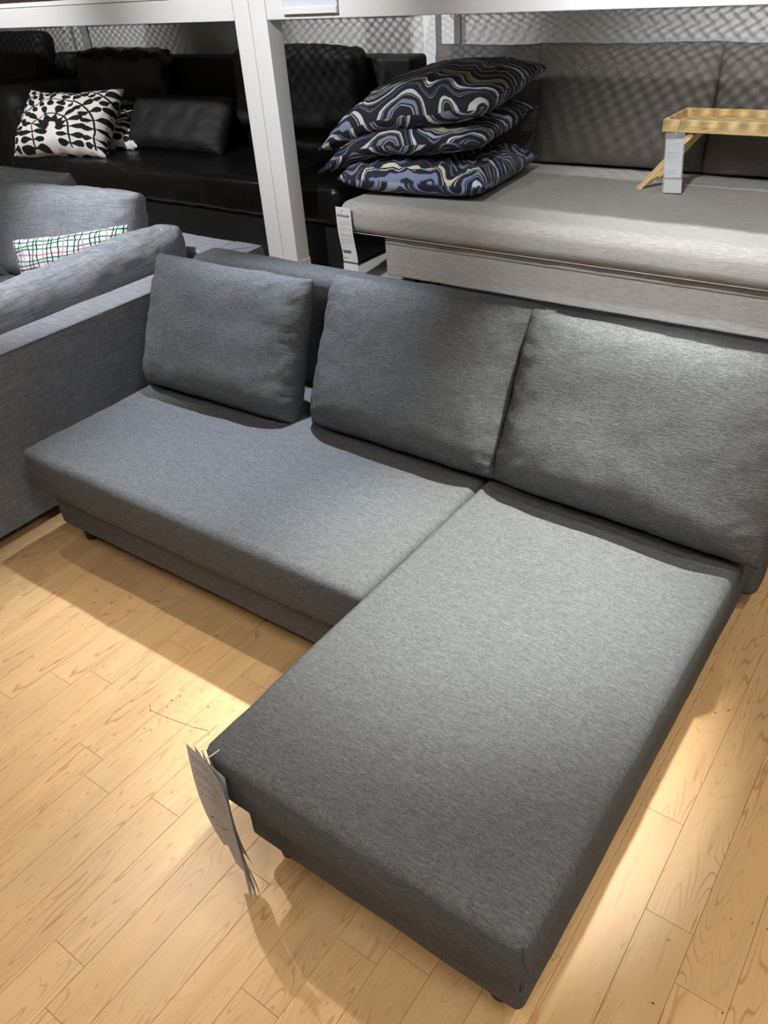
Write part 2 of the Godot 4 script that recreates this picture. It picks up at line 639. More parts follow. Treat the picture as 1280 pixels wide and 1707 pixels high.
func build_lights() -> void:
	var warm := Color(1.0, 0.95, 0.87)
	var neutral := Color(0.985, 0.99, 1.0)
	var cool := Color(0.91, 0.95, 1.0)
	spot(Vector3(2.13, 2.9, -0.60), Vector3(1.63, 0.38, 0.29), 27.0, 14.0, 1.0, Color(1.0, 0.995, 0.95), 0.04, "white spot head aimed down at the chaise end")
	spot(Vector3(-0.45, 2.85, 0.35), Vector3(0.85, 0.0, 1.15), 4.2, 21.0, 1.0, warm, 0.02, "white spot head aimed at the floor before the dark sofa")
	spot(Vector3(0.55, 2.9, -0.6), Vector3(0.62, 0.4, 0.20), 14.0, 17.5, 1.0, cool, 0.04, "white spot head aimed at the armless seat")
	spot(Vector3(1.5, 2.9, -0.82), Vector3(1.5, 0.75, -2.4), 8.0, 30.0, 1.0, neutral, 0.04, "white spot head aimed at the beige sofa")
	spot(Vector3(-1.25, 2.9, -0.82), Vector3(-0.95, 1.15, -2.9), 5.0, 25.0, 1.0, neutral, 0.045, "white spot head aimed at the pillow stack")
	spot(Vector3(-3.4, 2.9, -0.82), Vector3(-3.9, 1.15, -2.9), 4.0, 25.0, 1.0, neutral, 0.05, "white spot head aimed at the black leather sofa")
	spot(Vector3(-0.2, 2.95, 0.85), Vector3(-0.7, 1.25, -1.5), 10.0, 22.0, 1.0, neutral, 0.05, "white spot head aimed at the paired white posts")
	spot(Vector3(1.4, 2.95, 0.85), Vector3(1.3, 1.1, -1.6), 10.0, 22.0, 1.0, neutral, 0.05, "white spot head aimed at the right beam and beige seat")
	spot(Vector3(-2.6, 2.95, 0.85), Vector3(-2.7, 1.1, -1.7), 10.0, 22.0, 1.0, neutral, 0.05, "white spot head aimed at the left beam and printed pillow")
	spot(Vector3(-0.9, 2.9, 0.5), Vector3(-0.6, 0.6, -0.2), 11.0, 22.0, 1.0, neutral, 0.05, "white spot head aimed at the blue-grey sofa")
	spot(Vector3(2.85, 2.95, 0.35), Vector3(2.62, 0.0, 0.35), 3.0, 36.0, 1.0, warm, 0.05, "white spot head aimed at the floor beside the chaise")
	spot(Vector3(2.35, 3.0, 2.5), Vector3(1.6, 0.0, 1.45), 2.2, 26.0, 1.0, warm, 0.05, "white spot head aimed at the floor in front of the chaise")
	panel(Vector3(0.2, 3.33, 2.4), Vector2(1.2, 0.6), 2.0, "white ceiling panel over the aisle beside the camera")
	panel(Vector3(3.4, 3.33, 1.6), Vector2(1.2, 0.6), 4.2, "white ceiling panel right of the camera")
	panel(Vector3(-2.8, 3.33, 2.2), Vector2(1.2, 0.6), 2.7, "white ceiling panel over the far left aisle")

func plank_mesh(x0: float, x1: float, z0: float, z1: float, uo: float, vo: float) -> ArrayMesh:
	var st := begin()
	st.set_smooth_group(-1)
	var g := 0.00025
	var c := 0.0006
	var hx := (x1 - x0) * 0.5 - g
	var hz := (z1 - z0) * 0.5 - g
	var top := [Vector3(-hx + c, 0, -hz + c), Vector3(hx - c, 0, -hz + c), Vector3(hx - c, 0, hz - c), Vector3(-hx + c, 0, hz - c)]
	var low := [Vector3(-hx, -c, -hz), Vector3(hx, -c, -hz), Vector3(hx, -c, hz), Vector3(-hx, -c, hz)]
	var bot := [Vector3(-hx, -0.008, -hz), Vector3(hx, -0.008, -hz), Vector3(hx, -0.008, hz), Vector3(-hx, -0.008, hz)]
	var uvf := func(p: Vector3) -> Vector2: return Vector2((p.z + hz + uo) / 1.6, (p.x + hx + vo) / 0.4)
	tri(st, [top[0], top[1], top[2]], [uvf.call(top[0]), uvf.call(top[1]), uvf.call(top[2])], Vector3.UP)
	tri(st, [top[0], top[2], top[3]], [uvf.call(top[0]), uvf.call(top[2]), uvf.call(top[3])], Vector3.UP)
	for pair in [[top, low], [low, bot]]:
		for k in 4:
			var k2 := (k + 1) % 4
			var A: Vector3 = pair[0][k]
			var B: Vector3 = pair[0][k2]
			var C: Vector3 = pair[1][k2]
			var D: Vector3 = pair[1][k]
			var out := (A + C) * 0.5
			out.y = 0.0
			tri(st, [A, B, C], [uvf.call(A), uvf.call(B), uvf.call(C)], out)
			tri(st, [A, C, D], [uvf.call(A), uvf.call(C), uvf.call(D)], out)
	return finish(st)

func build_room() -> void:
	var floor_ := struct("floor", block(Vector3(12, 0.2, 9), 0.002), M.subfloor, Vector3(0, -0.108, 1.2))
	var under := part("underlay", block(Vector3(4.25, 0.002, 4.2), 0.0005), M.joint, floor_, Vector3(1.16, 0.1008, -0.3))
	under.set_meta("label", "dark seam lines between planks")
	# narrow planks run along z; known butt joints keep their places
	var known := {0: 0.667, 5: 0.939, 7: 0.667, 8: 1.053, 10: 0.655, 11: 1.06, 12: 1.40, 14: 1.064, 17: 1.071, 21: 0.453, 22: 0.678}
	var W := 0.0965
	var x_first := 0.523 - 5 * W
	for k in range(-10, 33):
		var x0 := x_first + k * W
		var L := 1.20
		var joint: float = known.get(k, 0.0 + rng.randf() * 1.2)
		var z := joint
		while z > -1.15:
			z -= L
		while z < 2.9:
			var za := maxf(z, -1.2)
			var zb := minf(z + L, 2.95)
			if zb - za > 0.05:
				var pm := plank_mesh(x0, x0 + W, za, zb, rng.randf() * 0.38, rng.randf() * 0.3)
				part("plank", pm, M.planks[rng.randi() % 5], floor_, Vector3(x0 + W * 0.5, 0.108, (za + zb) * 0.5 - 1.2))
			z += L
	struct("wall_back", block(Vector3(12, 3.6, 0.2), 0.002), M.wall, Vector3(0, 1.8, -3.1))
	struct("wall_left", block(Vector3(0.2, 3.6, 9), 0.002), M.wall, Vector3(-6.0, 1.8, 1.2))
	struct("wall_right", block(Vector3(0.2, 3.6, 9), 0.002), M.wall, Vector3(6.0, 1.8, 1.2))
	struct("wall_front", block(Vector3(12, 3.6, 0.2), 0.002), M.wall, Vector3(0, 1.8, 5.6))
	struct("ceiling", block(Vector3(12.2, 0.2, 9), 0.002), M.ceiling, Vector3(0, 3.46, 1.2))

func build_rack() -> void:
	single("display_platform", rbox(Vector3(9.6, 0.16, 1.38), 0.006, {"step": 10.0}), M.platform, "low white platform carrying the black and beige sofas", "platform", Vector3(-0.9, 0.08, -2.30))
	var t := thing("display_rack", "white steel two-tier rack with paired posts and long beams", "rack", Vector3(-0.70, 0, -1.55))
	var fz := 0.0
	# paired front posts, each with a foot sleeve
	for bay in [-4.12, 0.0, 3.75]:
		for s in [-0.0515, 0.0515]:
			part("post", block(Vector3(0.10, 2.4, 0.10), 0.004), M.white, t, Vector3(bay + s, 1.2, fz))
			part("post_sleeve", block(Vector3(0.1025, 0.30, 0.110), 0.003), M.white, t, Vector3(bay + s, 0.15, fz))
	for x in [-3.40, -3.27, 0.05, 0.175, 3.6]:
		part("rear_post", block(Vector3(0.085, 2.4, 0.07), 0.004), M.white, t, Vector3(x, 1.2, -1.40))
	for seg in [[-4.12, 0.0], [0.0, 3.75]]:
		var x0: float = seg[0] + 0.105
		var x1: float = seg[1] - 0.105
		part("front_beam", block(Vector3(x1 - x0, 0.095, 0.10), 0.004), M.white, t, Vector3((x0 + x1) / 2, 1.447, fz))
		part("beam_flange", block(Vector3(x1 - x0, 0.022, 0.085), 0.004), M.white, t, Vector3((x0 + x1) / 2, 1.508, fz - 0.016))
		part("rear_beam", block(Vector3(x1 - x0, 0.10, 0.06), 0.004), M.white, t, Vector3((x0 + x1) / 2, 1.447, -1.33))
		part("deck_board", block(Vector3(x1 - x0, 0.014, 0.25), 0.003), M.white, t, Vector3((x0 + x1) / 2, 1.487, fz - 0.176))
		# expanded-metal deck between the beams
		var deck := part("mesh_deck", deck_mesh(x0, x1, -1.29, -0.30, 1.49), M.mesh, t)
		deck.set_meta("kind", "stuff")
	part("deck_carpet", block(Vector3(3.0, 0.022, 0.55), 0.004), M.deck_brown, t, Vector3(-2.48, 1.532, -0.26))
	# a pair of furniture pieces on the upper tier, just cut by the top edge of the picture
	var up := thing("upper_sofa", "grey sofa base on the upper deck, cut off by the top edge", "sofa", Vector3(-2.55, 1.543, -1.86))
	part("base", rbox(Vector3(1.0, 0.22, 0.4), 0.02), M.linen, up, Vector3(0, 0.15, 0))
	for x in [-0.44, 0.44]:
		for z in [-0.16, 0.16]:
			part("leg", block(Vector3(0.03, 0.05, 0.03), 0.003), M.black_plastic, up, Vector3(x, 0.025, z))
	# sheet holder hung on the beam
	var s := thing("sign_holder", "white blank sheet holder on the beam right of the post", "sign", Vector3(-0.33, 1.40, -1.495))
	part("sheet", block(Vector3(0.31, 0.20, 0.004), 0.001), mat(Color(0.80, 0.82, 0.86), 0.4), s, Vector3(0, 0.145, 0.004))
	part("ledge", block(Vector3(0.31, 0.026, 0.014), 0.002), M.white, s, Vector3(0, 0.033, 0.008))

func deck_mesh(x0: float, x1: float, z0: float, z1: float, y: float) -> ArrayMesh:
	var st := begin()
	st.set_smooth_group(-1)
	var dx := 0.060
	var dz := 0.030
	var wd := 0.0065
	var nx := int((x1 - x0) / dx)
	var nz := int((z1 - z0) / dz)
	for i in nx:
		for j in nz:
			var xa := x0 + i * dx
			var za := z0 + j * dz
			for s in [0, 1]:
				var a := Vector3(xa + (0.0 if s == 0 else dx), y, za)
				var b := Vector3(xa + dx * 0.5, y, za + dz)
				if j % 2 == 1:
					a = Vector3(xa + dx * 0.5, y, za)
					b = Vector3(xa + (0.0 if s == 0 else dx), y, za + dz)
				var d := (b - a).normalized()
				var n := Vector3(-d.z, 0, d.x) * wd * 0.5
				for yy in [0.0, -0.003]:
					var o := Vector3(0, yy, 0)
					var up := Vector3.UP if yy == 0.0 else Vector3.DOWN
					tri(st, [a - n + o, b - n + o, b + n + o], [Vector2.ZERO, Vector2.ZERO, Vector2.ZERO], up)
					tri(st, [a - n + o, b + n + o, a + n + o], [Vector2.ZERO, Vector2.ZERO, Vector2.ZERO], up)
	return finish(st)

func leg_mesh(h: float, r0: float, r1: float) -> ArrayMesh:
	return lathe([Vector2(0, 0), Vector2(r1 - 0.003, 0), Vector2(r1, 0.003), Vector2(r0, h), Vector2(0, h)], 24)

func build_main_sofa() -> void:
	var T := 0.42
	var t := thing("chaise_sofa", "dark grey heathered armless sofa with chaise end in the foreground", "sofa", Vector3(1.04, 0, 0.4))
	var O := -t.position
	# armless seat, x 0..1.38 ; chaise x 1.385..2.08
	part("seat_cushion", rbox(Vector3(1.372, 0.15, 0.835), 0.022, {"crown": 0.012, "face": 0.007, "wob": 0.004, "tile": T, "seed": 3}), M.grey, t, O + Vector3(0.690, 0.308, 0.1375))
	part("chaise_cushion", rbox(Vector3(0.695, 0.152, 1.345), 0.022, {"crown": 0.012, "face": 0.007, "wob": 0.004, "tile": T, "seed": 5}), M.grey, t, O + Vector3(1.7345, 0.309, 0.3915))
	part("seat_base", rbox(Vector3(1.33, 0.165, 0.78), 0.018, {"tile": T, "wob": 0.003, "seed": 8}), M.grey, t, O + Vector3(0.692, 0.158, 0.120))
	part("chaise_base", rbox(Vector3(0.650, 0.165, 1.300), 0.018, {"tile": T, "wob": 0.003, "seed": 9}), M.grey, t, O + Vector3(1.740, 0.158, 0.378))
	# back frames, one behind each section
	part("backrest", rbox(Vector3(1.372, 0.70, 0.13), 0.03, {"tile": T, "wob": 0.005, "seed": 12, "crown": 0.004}), M.grey, t, O + Vector3(0.69, 0.415, -0.352))
	part("backrest", rbox(Vector3(0.70, 0.70, 0.13), 0.03, {"tile": T, "wob": 0.005, "seed": 14, "crown": 0.004}), M.grey, t, O + Vector3(1.745, 0.413, -0.352))
	# sewn corner seams and hem cords
	for q in [[1.3845, 1.066], [2.083, 1.066]]:
		part("seam", tube([O + Vector3(q[0] + (0.008 if q[0] < 1.5 else -0.008), 0.37, q[1] - 0.008), O + Vector3(q[0] + (0.008 if q[0] < 1.5 else -0.008), 0.24, q[1] - 0.008)], 0.0022), M.seam, t)
	part("hem_cord", tube([O + Vector3(1.40, 0.238, 1.058), O + Vector3(2.07, 0.238, 1.058)], 0.0022), M.piping, t)
	part("hem_cord", tube([O + Vector3(0.02, 0.238, 0.550), O + Vector3(1.37, 0.238, 0.550)], 0.0022), M.piping, t)
	part("seam", tube([O + Vector3(1.352, 0.748, -0.29), O + Vector3(1.352, 0.762, -0.33), O + Vector3(1.352, 0.752, -0.40)], 0.002), M.seam, t)
	for q in [[0.085, 0.45], [1.28, 0.42], [1.475, 0.975], [2.0, 0.975], [0.085, -0.24], [2.0, -0.24]]:
		part("leg", leg_mesh(0.08, 0.030, 0.024), M.black_plastic, t, O + Vector3(q[0], 0, q[1]))
	# three loose back cushions
	var specs := [
		["dark grey back cushion at the left end, next to the blue-grey sofa arm", 0.352, 0.005, 0.70, 0.46, 0.02, 2],
		["dark grey back cushion in the middle of the three", 1.085, -0.035, 0.69, 0.475, -0.012, 6],
		["dark grey back cushion on the chaise end, nearest the camera", 1.765, -0.015, 0.72, 0.48, -0.05, 9]]
	for q in specs:
		var m := pillow(q[3], q[4], 0.19, {"tile": T, "seed": q[6], "p": 5.0, "q": 0.48, "sag": 0.22, "wob": 0.005, "freq": 3.0, "pucker": 0.003, "pinch": 0.025, "nu": 52, "nv": 40})
		single("back_cushion", m, M.grey, q[0], "cushion", Vector3(q[1], 0.388, q[2]), Vector3(-0.40, q[5], 0.0), "loose back cushions of the dark grey sofa")

func build_linen_sofa() -> void:
	var T := 0.5
	var t := thing("linen_sofa", "blue-grey linen weave sofa with a wide flat arm at the left", "sofa", Vector3(-1.2, 0, 0.0))
	var O := -t.position
	part("arm", rbox(Vector3(0.165, 0.60, 1.72), 0.012, {"tile": T, "along": true, "wob": 0.004, "seed": 4}), M.linen, t, O + Vector3(-0.218, 0.338, 0.045))
	part("backrest", rbox(Vector3(2.2, 0.60, 0.18), 0.012, {"tile": T, "wob": 0.004, "seed": 5}), M.linen, t, O + Vector3(-1.398, 0.336, -0.725))
	part("seat", rbox(Vector3(2.1, 0.18, 1.35), 0.03, {"tile": T, "wob": 0.006, "crown": 0.01, "seed": 6}), M.linen, t, O + Vector3(-1.36, 0.36, 0.05))
	part("base", rbox(Vector3(2.1, 0.22, 1.30), 0.012, {"tile": T}), M.linen, t, O + Vector3(-1.36, 0.155, 0.06))
	part("arm_seam", tube([O + Vector3(-0.1352, 0.634, 0.89), O + Vector3(-0.1352, 0.634, -0.80)], 0.0018), M.linen_seam, t)
	part("arm_seam", tube([O + Vector3(-0.1352, 0.635, -0.806), O + Vector3(-0.29, 0.6385, -0.64)], 0.0018), M.linen_seam, t)
	for q in [[-0.22, 0.82], [-0.22, -0.72], [-2.3, 0.62], [-2.3, -0.72]]:
		part("leg", leg_mesh(0.05, 0.03, 0.026), M.black_plastic, t, O + Vector3(q[0], 0, q[1]))
	# loose cushions
	var c := single("arm_cushion", pillow(1.20, 0.34, 0.27, {"tile": T, "seed": 21, "corner": 0.06, "p": 3.4, "q": 0.42, "wob": 0.010, "freq": 3.0, "pinch": 0.02, "nu": 60}), M.linen, "long blue-grey cushion leaning along the inside of the flat arm", "cushion", Vector3(-0.46, 0.42, -0.05))
	c.basis = Basis(Vector3.UP, PI / 2 + 0.02) * Basis(Vector3.BACK, 0.03) * Basis(Vector3.RIGHT, 0.12)
	var g := "back cushions of the blue-grey sofa"
	single("back_cushion", pillow(1.05, 0.44, 0.24, {"tile": T, "seed": 22, "corner": 0.04, "p": 6.0, "q": 0.45, "wob": 0.008, "freq": 3.0, "pinch": 0.03}), M.linen, "blue-grey back cushion behind the checked pillow", "cushion", Vector3(-1.07, 0.44, -0.47), Vector3(-0.22, 0.02, 0.03), g)
	single("back_cushion", pillow(0.95, 0.46, 0.20, {"tile": T, "seed": 23, "p": 6.0, "q": 0.45, "wob": 0.008}), M.linen, "blue-grey cushion corner rising behind the other back cushion", "cushion", Vector3(-1.76, 0.41, -0.66), Vector3(-0.20, 0.0, 0.0), g)
	single("back_cushion", pillow(0.95, 0.44, 0.20, {"tile": T, "seed": 25, "p": 6.0, "q": 0.45, "wob": 0.008}), M.linen, "blue-grey back cushion cut by the left edge of the picture", "cushion", Vector3(-1.92, 0.44, -0.33), Vector3(-0.30, 0.12, 0.0), g)
	var ck := single("checked_pillow", pillow(0.54, 0.36, 0.13, {"seed": 24, "wob": 0.006, "pinch": 0.05}), M.check, "small pillow with green, navy and pink hand-drawn checks", "pillow", Vector3(-0.69, 0.41, -0.25), Vector3.ZERO)
	ck.basis = Basis(Vector3.UP, 0.46) * Basis(Vector3.RIGHT, -0.30) * Basis(Vector3.BACK, 0.10)

func build_beige_sofa() -> void:
	var T := 0.5
	var t := thing("beige_sofa", "light beige armless sofa-bed with overhanging seat on the white platform", "sofa", Vector3(0.8, 0.16, -2.2))
	var O := -t.position
	part("seat_cushion", rbox(Vector3(2.65, 0.155, 1.16), 0.055, {"tile": T, "crown": 0.01, "face": 0.01, "wob": 0.006, "seed": 2}), M.beige, t, O + Vector3(0.905, 0.512, -2.235))
	part("base", rbox(Vector3(2.36, 0.215, 0.90), 0.012, {"tile": T, "wob": 0.003, "seed": 3}), M.beige, t, O + Vector3(1.0, 0.330, -2.17))
	part("backrest", rbox(Vector3(2.50, 0.60, 0.12), 0.03, {"tile": T}), M.taupe, t, O + Vector3(0.95, 0.72, -2.90))
	part("hem_cord", tube([O + Vector3(-0.40, 0.440, -1.668), O + Vector3(2.2, 0.440, -1.668)], 0.0025), mat(Color(0.72, 0.70, 0.67), 0.9), t)
	for q in [[-0.08, -1.80], [0.02, -1.86], [2.05, -1.80], [-0.08, -2.5], [2.05, -2.5]]:
		part("leg", block(Vector3(0.07, 0.065, 0.05), 0.004), M.black_plastic, t, O + Vector3(q[0], 0.1925, q[1]))
	var specs := [
		["brown-grey back cushion behind the striped pillow stack", -0.11, -2.77, 0.90, 0.58, 0.0, 3],
		["brown-grey back cushion between the pillow stack and the tray", 0.60, -2.74, 0.97, 0.585, 0.02, 5],
		["brown-grey back cushion behind the bamboo tray, cut by the right edge", 1.545, -2.74, 0.97, 0.58, 0.0, 8]]
	for q in specs:
		var m := pillow(q[3], q[4], 0.17, {"tile": T, "seed": q[6], "p": 6.0, "q": 0.45, "sag": 0.2, "wob": 0.006, "freq": 3.0, "pinch": 0.03})
		single("back_cushion", m, M.taupe, q[0], "cushion", Vector3(q[1], 0.595, q[2]), Vector3(-0.13, q[5], 0.0), "loose back cushions of the beige sofa")
	# stack of three marbled pieces
	var g := "marbled bedding stack on the beige sofa"
	single("folded_quilt", folded_mesh(), M.marble_c, "folded quilt with pale blue and navy marbled print, lowest of its stack", "quilt", Vector3(-0.10, 0.595, -2.13), Vector3(0, 0.10, 0), g)
	var p1 := single("marbled_pillow", pillow(0.94, 0.78, 0.20, {"seed": 41, "wob": 0.014, "freq": 3.0, "pinch": 0.05, "p": 2.4, "sag": 0.0, "droop": 0.34}), M.marble_b, "navy and grey marbled pillow in the middle of the stack", "pillow", Vector3.ZERO, Vector3.ZERO, g)
	p1.basis = Basis(Vector3.UP, 0.10) * Basis(Vector3.BACK, 0.05) * Basis(Vector3.RIGHT, -PI / 2 + 0.05)
	p1.position = Vector3(-0.14, 0.845, -1.76)
	var p2 := single("marbled_pillow", pillow(0.96, 0.80, 0.25, {"seed": 43, "wob": 0.014, "freq": 3.0, "pinch": 0.05, "p": 2.3, "sag": 0.0, "droop": 0.30}), M.marble_a, "navy and white marbled pillow on top of the stack", "pillow", Vector3.ZERO, Vector3.ZERO, g)
	p2.basis = Basis(Vector3.UP, 0.08) * Basis(Vector3.BACK, 0.10) * Basis(Vector3.RIGHT, -PI / 2 + 0.10)
	p2.position = Vector3(-0.13, 0.965, -1.77)

# a quilt folded in half: a soft slab whose front edge is a rounded fold with a second layer rolled at the right
func folded_mesh() -> ArrayMesh:
	var st := begin()
	var nu := 40
	var nv := 40
	var noise := FastNoiseLite.new()
	noise.seed = 77
	noise.frequency = 4.0
	for s in [-1.0, 1.0]:
		var rows := []
		for i in nu + 1:
			var row := []
			var u := sin((float(i) / nu * 2.0 - 1.0) * PI * 0.5)
			for j in nv + 1:
				var v := sin((float(j) / nv * 2.0 - 1.0) * PI * 0.5)
				var full := pow(maxf(0.0, (1.0 - pow(absf(u), 4.0)) * (1.0 - pow(absf(v), 4.0))), 0.42)
				var y: float = 0.085 + s * 0.085 * full
				if s > 0.0:
					y += full * 0.05 * noise.get_noise_2d(u, v) - 0.018 * exp(-pow((u - 0.55) * 9.0, 2.0)) * full
				row.append([Vector3(u * 0.40, maxf(0.0, y), v * 0.36), Vector2(u * 0.5 + 0.5, v * 0.5 + 0.5 if s > 0.0 else 0.5 - v * 0.5)])
			rows.append(row)
		for i in nu:
			for j in nv:
				var A = rows[i][j]
				var B = rows[i + 1][j]
				var C = rows[i + 1][j + 1]
				var D = rows[i][j + 1]
				tri(st, [A[0], B[0], C[0]], [A[1], B[1], C[1]], Vector3(0, s, 0))
				tri(st, [A[0], C[0], D[0]], [A[1], C[1], D[1]], Vector3(0, s, 0))
	return finish(st)

func build_black_sofa() -> void:
	var t := thing("leather_sofa", "long black leather sofa on the platform behind the white post", "sofa", Vector3(-2.0, 0.16, -2.2))
	var O := -t.position
	part("seat_cushion", rbox(Vector3(3.0, 0.20, 0.95), 0.035, {"crown": 0.012, "face": 0.012, "wob": 0.010, "seed": 2, "step": 0.04, "freq": 9.0}), M.leather, t, O + Vector3(-2.0, 0.525, -2.225))
	part("base", rbox(Vector3(2.94, 0.24, 0.86), 0.012), M.black_cloth, t, O + Vector3(-2.0, 0.30, -2.22))
	part("backrest", rbox(Vector3(2.9, 0.72, 0.18), 0.025, {"wob": 0.004}), M.black_cloth, t, O + Vector3(-1.98, 0.775, -2.62))
	part("piping", tube([O + Vector3(-3.48, 0.606, -1.752), O + Vector3(-0.52, 0.606, -1.752)], 0.003), M.leather, t)
	part("arm", rbox(Vector3(0.10, 0.28, 0.80), 0.03), M.black_cloth, t, O + Vector3(-3.45, 0.755, -2.28))
	for x in [-3.36, -0.66]:
		for z in [-1.86, -2.55]:
			part("leg", block(Vector3(0.06, 0.03, 0.06), 0.003), M.black_plastic, t, O + Vector3(x, 0.175, z))
	var g := "loose cushions of the black leather sofa"
	single("leather_cushion", rbox(Vector3(0.92, 0.34, 0.17), 0.06, {"wob": 0.02, "crown": 0.02, "step": 0.04, "freq": 9.0}), M.leather, "black leather back cushion standing at the left of the black sofa", "cushion", Vector3(-2.88, 1.01, -2.44), Vector3(-0.08, 0, 0), g)
	single("leather_cushion", rbox(Vector3(0.95, 0.42, 0.18), 0.06, {"wob": 0.02, "crown": 0.02, "step": 0.04, "freq": 9.0}), M.black_cloth, "black back cushion to the right of the white post", "cushion", Vector3(-1.27, 0.98, -2.42), Vector3(-0.10, 0, 0), g)
	single("leather_cushion", pillow(0.92, 0.36, 0.20, {"wob": 0.008, "p": 5.0}), M.black_cloth, "soft black cushion slumped on the black leather seat", "cushion", Vector3(-2.18, 0.63, -2.14), Vector3(-0.55, 0, 0), g)
	# printed pillows
	var p := single("leaf_pillow", pillow(0.80, 0.50, 0.26, {"seed": 51, "wob": 0.015, "pinch": 0.09, "slump": 0.03}), M.leaf, "white pillow with bold black leaf print on the black seat", "pillow", Vector3.ZERO)
	p.basis = Basis(Vector3.UP, 0.25) * Basis(Vector3.RIGHT, -0.75)
	p.position = Vector3(-2.90, 0.63, -1.76)
	var p2 := single("leaf_pillow", pillow(0.80, 0.44, 0.18, {"seed": 53, "wob": 0.015, "pinch": 0.06}), M.leaf, "black and white printed pillow mostly hidden behind the leaf pillow", "pillow", Vector3.ZERO)
	p2.basis = Basis(Vector3.UP, 0.15) * Basis(Vector3.RIGHT, -1.25)
	p2.position = Vector3(-2.86, 0.65, -2.02)
	# a second black sofa at the far left, its rounded arm and head cushion in view
	var f := thing("recliner_sofa", "black sofa with rounded arm and piped headrest at the far left", "sofa", Vector3(-4.3, 0.16, -2.3))
	part("arm", rbox(Vector3(0.50, 0.83, 0.72), 0.12, {"wob": 0.006}), M.black_cloth, f, Vector3(0.53, 0.425, 0.02))
	part("backrest", rbox(Vector3(0.90, 0.92, 0.20), 0.09, {"wob": 0.006}), M.black_cloth, f, Vector3(-0.22, 0.51, -0.32))
	part("shoulder", rbox(Vector3(0.26, 0.28, 0.16), 0.06), M.black_cloth, f, Vector3(0.58, 0.86, -0.30))
	var hc := part("headrest", rbox(Vector3(0.62, 0.36, 0.16), 0.07, {"wob": 0.006}), M.black_cloth, f, Vector3(0.21, 0.97, -0.20), Vector3(-0.1, 0, 0))
	part("piping", tube([Vector3(0.22, 0.15, 0.075), Vector3(0.235, 0.0, 0.085), Vector3(0.21, -0.11, 0.08), Vector3(0.13, -0.15, 0.075), Vector3(-0.2, -0.16, 0.075)], 0.004), M.seam, hc)
	part("seat", rbox(Vector3(0.55, 0.42, 0.72), 0.05), M.black_cloth, f, Vector3(-0.2, 0.26, 0.03))

func build_tray() -> void:
	var t := thing("bed_tray", "bamboo folding bed tray with raised rim on the beige seat", "tray", Vector3(1.28, 0.595, -2.52))
	var O := -t.position
	var xl := 0.985
	var xr := 1.66
	var zf := -2.33
	var zb := -2.63
	var y0 := 0.862
	part("panel", block(Vector3(xr - xl - 0.02, 0.010, zf - zb - 0.02), 0.002, 0.6), M.bamboo, t, O + Vector3((xl + xr) / 2, y0 + 0.014, (zf + zb) / 2))
	part("rim", block(Vector3(xr - xl, 0.052, 0.013), 0.003, 0.6), M.bamboo, t, O + Vector3((xl + xr) / 2, y0 + 0.026, zf))
	part("rim", block(Vector3(xr - xl, 0.052, 0.013), 0.003, 0.6), M.bamboo, t, O + Vector3((xl + xr) / 2, y0 + 0.026, zb))
	part("rim", block(Vector3(0.013, 0.052, zf - zb - 0.014), 0.003, 0.6), M.bamboo, t, O + Vector3(xl + 0.0065, y0 + 0.026, (zf + zb) / 2))
	part("rim", block(Vector3(0.013, 0.052, zf - zb - 0.014), 0.003, 0.6), M.bamboo, t, O + Vector3(xr - 0.0065, y0 + 0.026, (zf + zb) / 2))
	for s in [[0.895, 1.115], [1.75, 1.53]]:
		for z in [zf - 0.02, zb + 0.03]:
			part("leg", bar(O + Vector3(s[0], 0.598, z), O + Vector3(s[1], 0.856, z), 0.024, 0.014, Vector3(0, 0, 1)), M.bamboo, t)
		part("crossbar", bar(O + Vector3(s[0], 0.606, zf - 0.027), O + Vector3(s[0], 0.606, zb + 0.037), 0.022, 0.012, Vector3(0, 1, 0)), M.bamboo, t)

func label_text(txt: String, size: float, parent: Node, at: Vector3, basis_: Basis, m: Material) -> void:
	var tm := TextMesh.new()
	var f := SystemFont.new()
	f.font_names = PackedStringArray(["Droid Sans"])
	f.font_weight = 700
	tm.font = f
	tm.text = txt
	tm.font_size = 64
	tm.pixel_size = size / 64.0
	tm.depth = 0.0006
	tm.horizontal_alignment = HORIZONTAL_ALIGNMENT_LEFT
	tm.vertical_alignment = VERTICAL_ALIGNMENT_BOTTOM
	var o := part("lettering", tm, m, parent, at)
	o.basis = basis_

